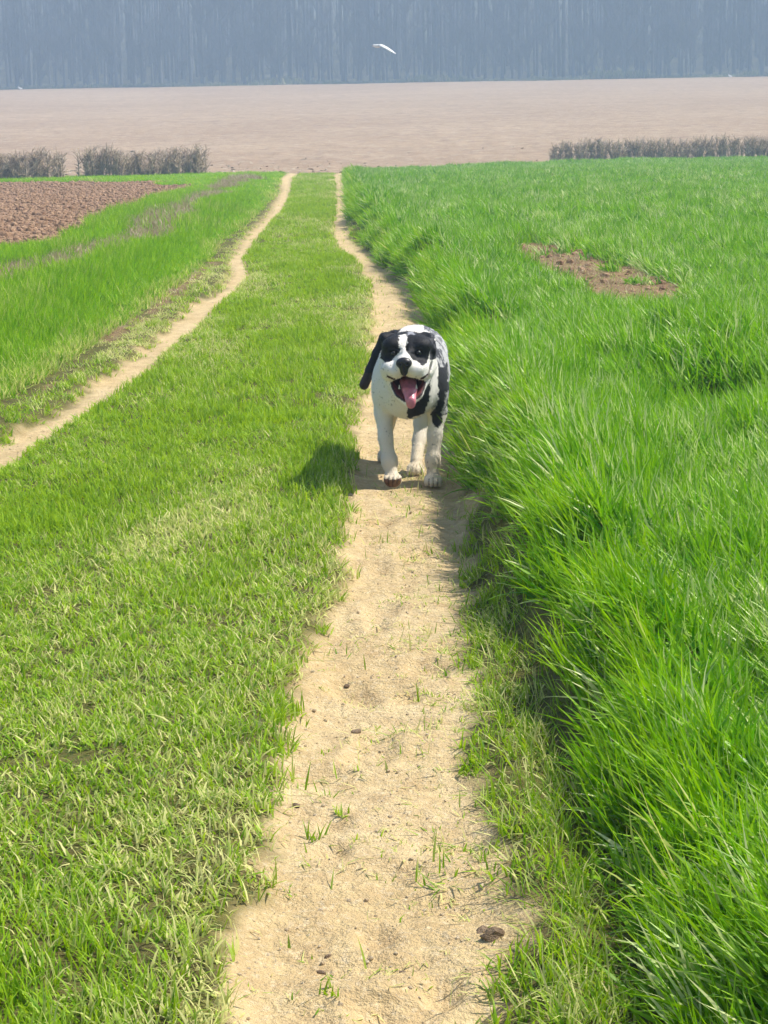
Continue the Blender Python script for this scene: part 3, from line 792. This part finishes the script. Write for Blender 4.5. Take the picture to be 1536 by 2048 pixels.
# ------------------------------------------------------------------ the dog (x: to the right of the picture, y: towards its tail, z: up)
def build_dog():
    gp = on_ground(821, 963, -.03)
    root = empty('dog', (gp[0], gp[1], gz(*gp) + .002))
    D0 = gp[1]; X0 = gp[0]; Z0 = root.location.z
    def C(cx, cy, yl):                # a spot on the dog's coat, read off the photograph, at the dog's own depth yl
        p = at_depth(640 + cx / 4.267, 600 + cy / 4.267, D0 + yl)
        return (p[0] - X0, p[2] - Z0)
    v = Volume((-.26, -.40, -.03), (.25, .84, .66), .0036)
    # trunk
    v.ell((.0, .05, .375), (.128, .15, .135), .05)
    v.ell((.022, .24, .395), (.143, .25, .148), .05)
    v.ell((.035, .45, .415), (.118, .20, .115), .05)
    v.ell((.04, .60, .415), (.125, .14, .122), .05)
    v.ell((-.005, -.01, .325), (.09, .08, .085), .04)
    # neck
    v.cone([(.005, .07, .44), (-.003, -.08, .475), (-.006, -.14, .49)], [.112, .088, .08], .05)
    v.ell((-.005, -.07, .405), (.075, .08, .085), .04)
    # skull, brow, cheeks
    v.ell((-.006, -.150, .510), (.093, .095, .066), .03)
    v.ell((-.058, -.188, .536), (.044, .052, .034), .02); v.ell((.044, -.188, .536), (.044, .052, .034), .02)
    v.ell((-.069, -.165, .455), (.043, .065, .058), .03); v.ell((.055, -.165, .455), (.043, .065, .058), .03)
    # muzzle with heavy lips
    v.cone([(-.010, -.20, .485), (-.020, -.278, .474)], [.054, .036], .025)
    v.ell((-.062, -.240, .450), (.046, .060, .034), .014, (0, 24, 6)); v.ell((.024, -.240, .450), (.046, .060, .034), .014, (0, -24, -6))
    v.ell((-.083, -.205, .440), (.022, .045, .030), .015); v.ell((.060, -.205, .440), (.022, .045, .030), .015)
    # lower jaw, hanging open
    v.cone([(-.082, -.155, .432), (-.068, -.195, .402), (-.040, -.242, .358), (-.004, -.268, .330), (.030, -.242, .358), (.054, -.195, .402), (.066, -.155, .432)],
           [.022, .018, .017, .017, .017, .018, .022], .010)
    v.ell((-.008, -.195, .372), (.05, .075, .016), .02, (38, 0, 0))
    # throat behind the jaw
    v.ell((-.005, -.13, .40), (.07, .06, .06), .03)
    # mouth
    MOUTH = ((-.006, -.240, .398), (.057, .080, .037), 34)
    v.ell(MOUTH[0], MOUTH[1], .012, (MOUTH[2], 0, 0), cut=True)
    v.ell((-.066, -.225, .424), (.020, .06, .012), .010, (20, 26, 0), cut=True); v.ell((.050, -.225, .424), (.020, .06, .012), .010, (20, -26, 0), cut=True)
    # loose jowls and the folds of the face
    v.ell((-.070, -.236, .434), (.023, .045, .026), .010, (0, 16, 0)); v.ell((.040, -.236, .434), (.023, .045, .026), .010, (0, -16, 0))
    for s_, c_ in ((-1, -.006), (1, -.008)):
        v.ell((c_ + s_ * .087, -.222, .458), (.0055, .030, .034), .006, (0, s_ * 30, s_ * 12), cut=True)
        v.ell((c_ + s_ * .040 - .006, -.262, .503), (.028, .014, .0045), .006, (0, s_ * 28, 0), cut=True)
        v.ell((c_ + s_ * .045, -.250, .531), (.022, .014, .0045), .006, (0, s_ * -14, 0), cut=True)
    v.ell((-.010, -.240, .545), (.0045, .020, .026), .007, cut=True)
    v.ell((-.021, -.292, .440), (.0045, .022, .020), .006, cut=True)
    # eye hollows
    v.ell((-.060, -.238, .512), (.015, .014, .008), .010, (0, 10, 0), cut=True); v.ell((.034, -.238, .512), (.015, .014, .008), .010, (0, -10, 0), cut=True)
    # ears folded down
    for s_, x0 in ((-1, -.006), (1, -.006)):
        v.cone([(x0 + s_ * .066, -.125, .562), (x0 + s_ * .088, -.138, .560)], [.018, .016], .015)
        if s_ > 0:
            v.ell((x0 + .092, -.155, .535), (.012, .030, .036), .012, (10, -12, 18))
            v.ell((x0 + .095, -.176, .514), (.009, .020, .022), .010, (14, -8, 22))
        else:
            v.ell((x0 - .085, -.120, .542), (.012, .034, .026), .012, (-25, 14, -10))
    # left front leg, reaching forward, and its paw with the toes lifted
    v.ell((-.092, .05, .345), (.052, .075, .10), .03)
    v.cone([(-.094, .05, .33), (-.099, .045, .25), (-.094, .01, .17), (-.080, -.022, .095), (-.073, -.045, .05)], [.046, .035, .0265, .0255, .0235], .016)
    v.ell((-.081, -.018, .098), (.029, .031, .03), .015); v.ell((-.100, .075, .262), (.034, .034, .034), .02)
    v.ell((-.070, -.065, .036), (.035, .044, .024), .012, (18, 0, 0))
    for t in (-1.5, -.5, .5, 1.5): v.ell((-.070 + t * .0165, -.100 + abs(t) * .008, .043), (.0098, .019, .015), .005, (24, 0, 0))
    # right front leg, carrying
    v.ell((.100, .06, .345), (.054, .08, .10), .03)
    v.cone([(.104, .06, .33), (.110, .075, .25), (.098, .055, .17), (.090, .035, .09), (.088, .02, .05)], [.047, .036, .0270, .0255, .0235], .016)
    v.ell((.090, .033, .092), (.029, .031, .03), .015); v.ell((.110, .100, .262), (.034, .034, .034), .02)
    v.ell((.088, .0, .024), (.035, .046, .023), .012)
    for t in (-1.5, -.5, .5, 1.5): v.ell((.088 + t * .0165, -.036 + abs(t) * .008, .017), (.0098, .019, .0165), .005)
    # right hind leg, swung far forward under the belly
    v.ell((.095, .57, .37), (.065, .11, .12), .04)
    v.cone([(.095, .55, .33), (.088, .43, .25)], [.08, .056], .03)
    v.cone([(.088, .43, .25), (.058, .425, .17), (.042, .37, .115), (.028, .285, .05)], [.054, .033, .0245, .0235], .018)
    v.ell((.024, .245, .028), (.035, .050, .024), .014)
    for t in (-1.5, -.5, .5, 1.5): v.ell((.024 + t * .017, .205 + abs(t) * .006, .019), (.010, .018, .016), .005)
    # left hind leg, pushing off behind
    v.ell((-.03, .59, .37), (.065, .11, .12), .04)
    v.cone([(-.04, .58, .33), (-.065, .53, .24)], [.08, .055], .03)
    v.cone([(-.065, .53, .24), (-.085, .66, .15), (-.092, .655, .08), (-.094, .635, .035)], [.054, .031, .0245, .0235], .018)
    v.ell((-.094, .60, .028), (.034, .048, .024), .014)
    for t in (-1.5, -.5, .5, 1.5): v.ell((-.094 + t * .017, .562 + abs(t) * .006, .019), (.010, .018, .016), .005)
    # tail swung out to the left of the picture
    v.cone([(.02, .70, .455), (-.045, .745, .478), (-.092, .76, .472), (-.125, .76, .405), (-.150, .755, .34), (-.180, .745, .275)], [.034, .025, .020, .0185, .0205, .0205], .012)
    V, Q = v.mesh(); V = relax(V, Q, 2, .45)
    def lift(P): P = P.copy(); P[:, 2] += .033 * smooth(.05, .28, P[:, 2]); return P
    V0 = V.copy(); V = lift(V)
    # coat: white with black patches
    x, y, z = V.T
    jx = (fbm(x * 60 + y * 31, z * 60 + y * 17, 5, 2) - .5) * .014 + (noise(x * 400, z * 400 + y * 90, 6) - .5) * .007; jz = (fbm(x * 60 - y * 23, z * 60 + 9, 8, 2) - .5) * .012
    roan = fbm(x * 45 + y * 20, z * 45 + y * 33, 15, 3)
    col = np.tile(np.array([.78, .735, .665]), (len(V), 1)); col *= (0.94 + .1 * fbm(x * 30 + y * 11, z * 30 + y * 19, 3, 2))[:, None]
    BLACK = np.array([.012, .012, .015]); GREY = np.array([.16, .16, .17])
    def patch(poly, yl, ymin, ymax, c_=BLACK, mixv=1.0):
        pg = [C(a, b, yl) for a, b in poly]
        m = inside(pg, x + jx, z + jz) & (y > ymin) & (y < ymax)
        col[m] = col[m] * (1 - mixv) + c_ * mixv
        return m
    # back and flanks
    m = (y > .33) & (z > .40) & (x < .02 + .05 * np.sin(y * 9)); col[m] = BLACK
    m = (x > .083 + .02 * (roan - .5)) & (y > -.02) & (z > .27) & (z < .545) & (y < .75); col[m] = np.where(noise(x[m] * 150 + y[m] * 40, z[m] * 150, 33)[:, None] * .5 + roan[m, None] > .72, np.array([.42, .41, .40]), np.where(roan[m, None] > .45, GREY, BLACK * 2.5))
    m = (x > .07) & (y > .5) & (z > .30); col[m] = np.where(roan[m, None] > .5, GREY, np.array([.5, .49, .48]))
    patch([(760, 1010), (880, 965), (905, 900), (935, 800), (945, 640), (1000, 560), (850, 700), (830, 800), (745, 890), (735, 930)], -.03, -.13, .2)
    patch([(1000, 560), (1095, 560), (1085, 700), (1060, 830), (1030, 960), (985, 960), (1010, 830), (1000, 700)], .06, -.05, .16)
    patch([(945, 955), (1035, 945), (1035, 1050), (1010, 1095), (960, 1040)], .06, -.05, .2)
    patch([(985, 1085), (1010, 1085), (1005, 1300), (990, 1400)], .05, -.05, .2, np.array([.45, .43, .42]), .5)
    m = (y > .66) & ((x < .0) | (z > .45)) & (z > .22) & (x < .035); col[m] = BLACK * 1.4
    m2 = m & (z < .36) & (x < -.10); col[m2] = np.array([.055, .035, .028])  # tail tip: sunlit brown painted into the black coat
    # head: a black mask over each eye and ear, a white blaze and muzzle
    head = y < -.095
    patch([(470, 235), (640, 262), (672, 285), (668, 350), (692, 420), (600, 512), (515, 522), (505, 440), (440, 430), (430, 300)], -.22, -.40, -.09)
    patch([(745, 285), (800, 268), (920, 258), (1010, 280), (1000, 440), (935, 440), (925, 530), (880, 545), (820, 520), (730, 430), (748, 350)], -.22, -.40, -.09)
    m = (y > -.135) & (y < -.02) & (z > .50) & (np.abs(x + .006) > .045); col[m] = BLACK
    patch([(560, 225), (900, 225), (900, 262), (800, 284), (745, 288), (668, 288), (560, 262)], -.15, -.26, -.10)
    patch([(755, 286), (800, 272), (800, 300), (755, 300)], -.2, -.3, -.12, np.array([.35, .35, .38]), .8)
    ear = (x + .006 > .082) & (z > .515) & head & (y > -.215); col[ear] = BLACK
    ear2 = (x + .006 < -.076) & (z > .545) & (y < -.07); col[ear2] = BLACK; ear = ear | ear2
    sh = ear & (x > 0) & (roan > .55); col[sh] = np.array([.06, .06, .07])
    # mouth: dark lips, red inside
    q = (V0 - np.array(MOUTH[0])) @ np.array(Euler((R(MOUTH[2]), 0, 0)).to_matrix())
    k0 = np.linalg.norm(q / np.array(MOUTH[1]), axis=1)
    side_m = ((np.abs(x + .008) > .045) & (np.abs(x + .008) < .078) & (z > .448) & (z < .500) & (np.abs(z - .454 - .5 * (np.abs(x + .008) - .055)) < .005) & (y < -.15))
    lip = ((k0 < np.where(z > .436, 1.10, 1.24)) & head & (z < .47)) | side_m; col[lip] = np.array([.05, .022, .022])
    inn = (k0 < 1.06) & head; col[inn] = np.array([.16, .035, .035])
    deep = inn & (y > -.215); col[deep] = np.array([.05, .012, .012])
    # ticking in the white
    tick = (noise(x * 190 + y * 12, z * 190 + y * 9, 70) > .84) & (y < .2) & (fbm(x * 14 + y * 8, z * 14, 71, 2) > .46) & (col[:, 0] > .5) & ~inn
    col[tick] *= .55
    dirt = (smooth(.34, .0, z) * (.55 + .9 * fbm(x * 22 + y * 9, z * 14, 44, 3)))[:, None]; col = col * (1 - np.clip(dirt, 0, 1) * np.array([.14, .23, .38]))  # leg dirt, plus warm bounce and shade tones painted into the lower coat
    # pads under the lifted paw
    pad = (y < -.085) & (x < 0) & (z < .043 + .25 * (y + .12)) & (z < .05); col[pad] = np.array([.15, .085, .06]) * (0.7 + .6 * fbm(x[pad] * 70, z[pad] * 70, 3, 2))[:, None]
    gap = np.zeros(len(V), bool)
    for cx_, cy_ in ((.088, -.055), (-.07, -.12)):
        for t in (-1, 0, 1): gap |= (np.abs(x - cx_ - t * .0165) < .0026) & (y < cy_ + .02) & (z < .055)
    col[gap] *= .45  # crease shade between the toes, painted into the coat
    g = NT('dog_coat')
    cc = g.attr('coat', out='Color')
    g.base(cc, .62, .28)
    mp = g.new('ShaderNodeMapping'); g.put(mp.inputs[0], g.coord()); mp.inputs['Scale'].default_value = (420, 160, 90)
    g.bump(g.noise(1, 3, .6, mp.outputs[0]), .35, .004)
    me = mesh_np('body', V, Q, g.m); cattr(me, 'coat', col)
    add_obj('body', me, root)
    # short coat: fine hairs lying back over the skin
    nrm = np.zeros(len(V) * 3, np.float32); me.vertices.foreach_get('normal', nrm); nrm = nrm.reshape(-1, 3)
    rr_ = np.random.default_rng(5); pick = rr_.integers(0, len(V), 90000); pick = pick[~(inn | lip | pad)[pick]]
    P = V[pick] + rr_.normal(0, .0012, (len(pick), 3)); nn = nrm[pick]
    flow = np.tile(np.array([0.0, .55, -.75]), (len(pick), 1)); flow[V[pick, 1] < -.1] = (0, .8, .1)
    dirn = flow - nn * np.sum(flow * nn, 1)[:, None]; dirn += nn * .30 + rr_.normal(0, .15, dirn.shape); dirn /= np.linalg.norm(dirn, axis=1)[:, None]
    side = np.cross(dirn, nn) + rr_.normal(0, .05, dirn.shape); side /= np.linalg.norm(side, axis=1)[:, None] + 1e-9
    ln = rr_.uniform(.003, .0075, len(P)) * np.where(V[pick, 1] < -.1, .6, 1); wd = .0009
    FV = np.stack([P - nn * .0015 - side * wd, P - nn * .0015 + side * wd, P + dirn * ln[:, None]], 1).reshape(-1, 3)
    fm_ = mesh_np('fur', FV, np.arange(len(FV)).reshape(-1, 3), g.m); cattr(fm_, 'coat', np.repeat(col[pick] * rr_.uniform(.88, 1.08, (len(pick), 1)), 3, 0))
    tag(add_obj('fur', fm_, root), kind='stuff')
    def plain(name, c_, rough, spec=.5, sub=0.0):
        g = NT(name); g.base(g.mix(g.ramp(g.noise(60, 3), .35, .7), c_, tuple(k * .75 for k in c_)), rough, spec)
        if sub: g.p.inputs['Subsurface Weight'].default_value = sub; g.p.inputs['Subsurface Radius'].default_value = (.01, .004, .003)
        g.bump(g.noise(300, 3), .25, .002)
        return g.m
    def vol_part(name, lo, hi, h, fn, mat, it=2):
        vv = Volume(lo, hi, h); fn(vv); a, b = vv.mesh(); return add_obj(name, mesh_np(name, lift(relax(a, b, it, .5)), b, mat), root)
    M_NOSE = plain('nose_leather', (.02, .016, .017), .38); M_EYE = plain('eye_dark', (.012, .007, .004), .08)
    M_TONGUE = plain('tongue_pink', (.62, .20, .24), .28, .6, .1); M_TOOTH = plain('tooth', (.75, .70, .58), .3)
    def nose(n_):
        n_.ell((-.022, -.304, .482), (.030, .019, .022), .006); n_.ell((-.022, -.306, .460), (.016, .013, .026), .008)
        n_.ell((-.035, -.321, .480), (.006, .008, .005), .003, cut=True); n_.ell((-.009, -.321, .480), (.006, .008, .005), .003, cut=True)
        n_.ell((-.022, -.321, .462), (.0018, .008, .014), .003, cut=True)
    vol_part('nose', (-.06, -.34, .425), (.016, -.275, .512), .0016, nose, M_NOSE, 1)
    def tongue(n_):
        n_.cone([(-.012, -.165, .412), (-.008, -.205, .394), (-.003, -.245, .370), (.001, -.275, .344)], [.018, .018, .017, .014], .01)
        n_.cone([(-.028, -.195, .400), (-.019, -.235, .374), (-.010, -.276, .342)], [.011, .010, .009], .012)
        n_.cone([(.014, -.195, .400), (.015, -.235, .374), (.012, -.276, .342)], [.011, .010, .009], .012)
        n_.ell((.002, -.285, .328), (.018, .008, .020), .01)
        n_.ell((-.001, -.270, .386), (.0035, .1, .010), .006, (32, 0, 0), cut=True)
    vol_part('tongue', (-.05, -.33, .28), (.055, -.15, .45), .0025, tongue, M_TONGUE, 3)
    for ex in (-.060, .034):
        bm = bmesh.new(); bmesh.ops.create_uvsphere(bm, u_segments=16, v_segments=10, radius=.0105)
        em = bpy.data.meshes.new('eye'); bm.to_mesh(em); bm.free(); em.materials.append(M_EYE)
        e = add_obj('eye', em, root); e.location = (ex, -.2365, .545)
    for tx in (-.040, .024):
        bm = bmesh.new(); bmesh.ops.create_cone(bm, segments=8, radius1=.0042, radius2=.0008, depth=.016, cap_ends=True)
        em = bpy.data.meshes.new('tooth'); bm.to_mesh(em); bm.free(); em.materials.append(M_TOOTH)
        e = add_obj('tooth', em, root); e.location = (tx, -.245, .42)
    tag(root, 'black and white dog with open mouth and pink tongue walking up the sandy track', 'dog')
    return root
build_dog()

# ------------------------------------------------------------------ gulls
M_GULL = NT('white_feather'); M_GULL.base(M_GULL.mix(M_GULL.ramp(M_GULL.noise(9), .4, .7), (.78, .77, .74), (.66, .66, .66)), .7, .2); M_GULL = M_GULL.m
M_GREY = NT('grey_feather'); M_GREY.base(M_GREY.mix(M_GREY.ramp(M_GREY.noise(9), .4, .7), (.56, .60, .66), (.66, .69, .74)), .7, .2); M_GREY = M_GREY.m
M_SHADEDF = NT('shaded_feather'); M_SHADEDF.base(M_SHADEDF.mix(M_SHADEDF.ramp(M_SHADEDF.noise(9), .4, .7), (.07, .075, .07), (.12, .12, .11)), .7, .2); M_SHADEDF = M_SHADEDF.m  # far wing: underwing shadow painted as a dark feather colour
def wing_mesh(name, pts, mat):
    """pts: stations (front, back) along the wing, each (x,y,z); a thin cambered aerofoil"""
    V = []; n = len(pts)
    for (a, b, th) in pts:
        a = np.array(a); b = np.array(b); m = a * .62 + b * .38
        up = np.array([0, 0, th]); V += [a, m + up, b, m - up * .5]
    Q = []
    for i in range(n - 1):
        for k in range(4):
            Q.append((4 * i + k, 4 * i + (k + 1) % 4, 4 * i + 4 + (k + 1) % 4, 4 * i + 4 + k))
    Q.append((3, 2, 1, 0)); Q.append((4 * n - 4, 4 * n - 3, 4 * n - 2, 4 * n - 1))
    return mesh_np(name, np.array(V), np.array(Q), mat)
def flying_gull():
    p = at_depth(756, 92, 100.0)
    root = empty('gull', p, 0)
    v = Volume((-.34, -.12, -.14), (.34, .12, .14), .012)     # flies to the left of the picture
    v.ell((-.02, 0, 0), (.20, .085, .085), .03); v.ell((-.19, 0, .02), (.075, .06, .065), .03); v.cone([(-.24, 0, .015), (-.30, 0, .005)], [.022, .01], .01)
    v.cone([(.1, 0, 0), (.2, 0, .0)], [.045, .02], .03)
    a, b = v.mesh(); add_obj('body', mesh_np('body', relax(a, b), b, M_GULL), root)
    add_obj('tail', wing_mesh('tail', [((.12, -.05, .0), (.30, -.08, -.01), .008), ((.12, .05, .0), (.30, .08, -.01), .008)], M_GULL), root)
    # the near wing sweeps down and to the right, the far one is raised behind the body
    add_obj('wing', wing_mesh('wing', [((-.02, -.16, .0), (.10, .04, .10), .02), ((.16, -.34, -.08), (.24, -.10, .06), .018), ((.40, -.46, -.21), (.46, -.24, -.06), .014),
                                       ((.66, -.52, -.35), (.70, -.38, -.24), .01), ((.86, -.50, -.41), (.87, -.47, -.39), .004)], M_GULL), root)
    add_obj('wing', wing_mesh('wing', [((-.10, .03, .03), (.09, .03, .02), .02), ((-.06, .2, .05), (.15, .2, .035), .016), ((.06, .42, .07), (.24, .40, .05), .012), ((.26, .62, .06), (.32, .6, .055), .004)], M_SHADEDF), root)
    tag(root, 'white and grey gull flying in front of the far wood', 'bird')
flying_gull()
def standing_gull(px, py, lab, s=1.0):
    y = WOOD_Y - 9.0; p = at_depth(px, py, y)
    root = empty('gull', (p[0], y, gz(p[0], y)), R(20))
    v = Volume((-.36, -.16, .02), (.36, .16, .56), .016)
    v.ell((.02, 0, .22), (.20, .085, .10), .03, (0, 14, 0)); v.ell((-.15, 0, .40), (.065, .05, .055), .04); v.cone([(-.13, 0, .28), (-.15, 0, .38)], [.06, .045], .03)
    v.cone([(-.2, 0, .40), (-.26, 0, .39)], [.018, .008], .01); v.cone([(.15, 0, .19), (.30, 0, .15)], [.05, .018], .03)
    for sy in (-.035, .035): v.cone([(.02, sy, .16), (.02, sy, .03)], [.018, .014], .01)
    a, b = v.mesh(); add_obj('body', mesh_np('body', relax(a, b), b, M_GULL), root)
    root.scale = (s, s, s)
    tag(root, lab, 'bird')
standing_gull(40, 166, 'tiny white bird on the ground at the foot of the wood, left end', 1.15)
standing_gull(1460, 142, 'tiny white bird on the ground at the foot of the wood, right end', 1.1)

# ------------------------------------------------------------------ haze
def haze():
    bm = bmesh.new(); bmesh.ops.create_cube(bm, size=1.0)
    me = bpy.data.meshes.new('haze'); bm.to_mesh(me); bm.free()
    o = add_obj('haze', me); o.location = (0, 520, 60); o.scale = (1860, 1200, 124.0)
    m = bpy.data.materials.new('haze_air'); m.use_nodes = True; t = m.node_tree; t.nodes.clear()
    out = t.nodes.new('ShaderNodeOutputMaterial'); pv = t.nodes.new('ShaderNodeVolumePrincipled')
    pv.inputs['Color'].default_value = (.55, .745, 1.0, 1); pv.inputs['Density'].default_value = HAZE_DENSITY; pv.inputs['Anisotropy'].default_value = 0.0
    t.links.new(pv.outputs[0], out.inputs['Volume']); me.materials.append(m)
    tag(o, 'pale blue haze in the air over the fields', 'haze', kind='stuff')
HAZE_DENSITY = 0.0021
haze()
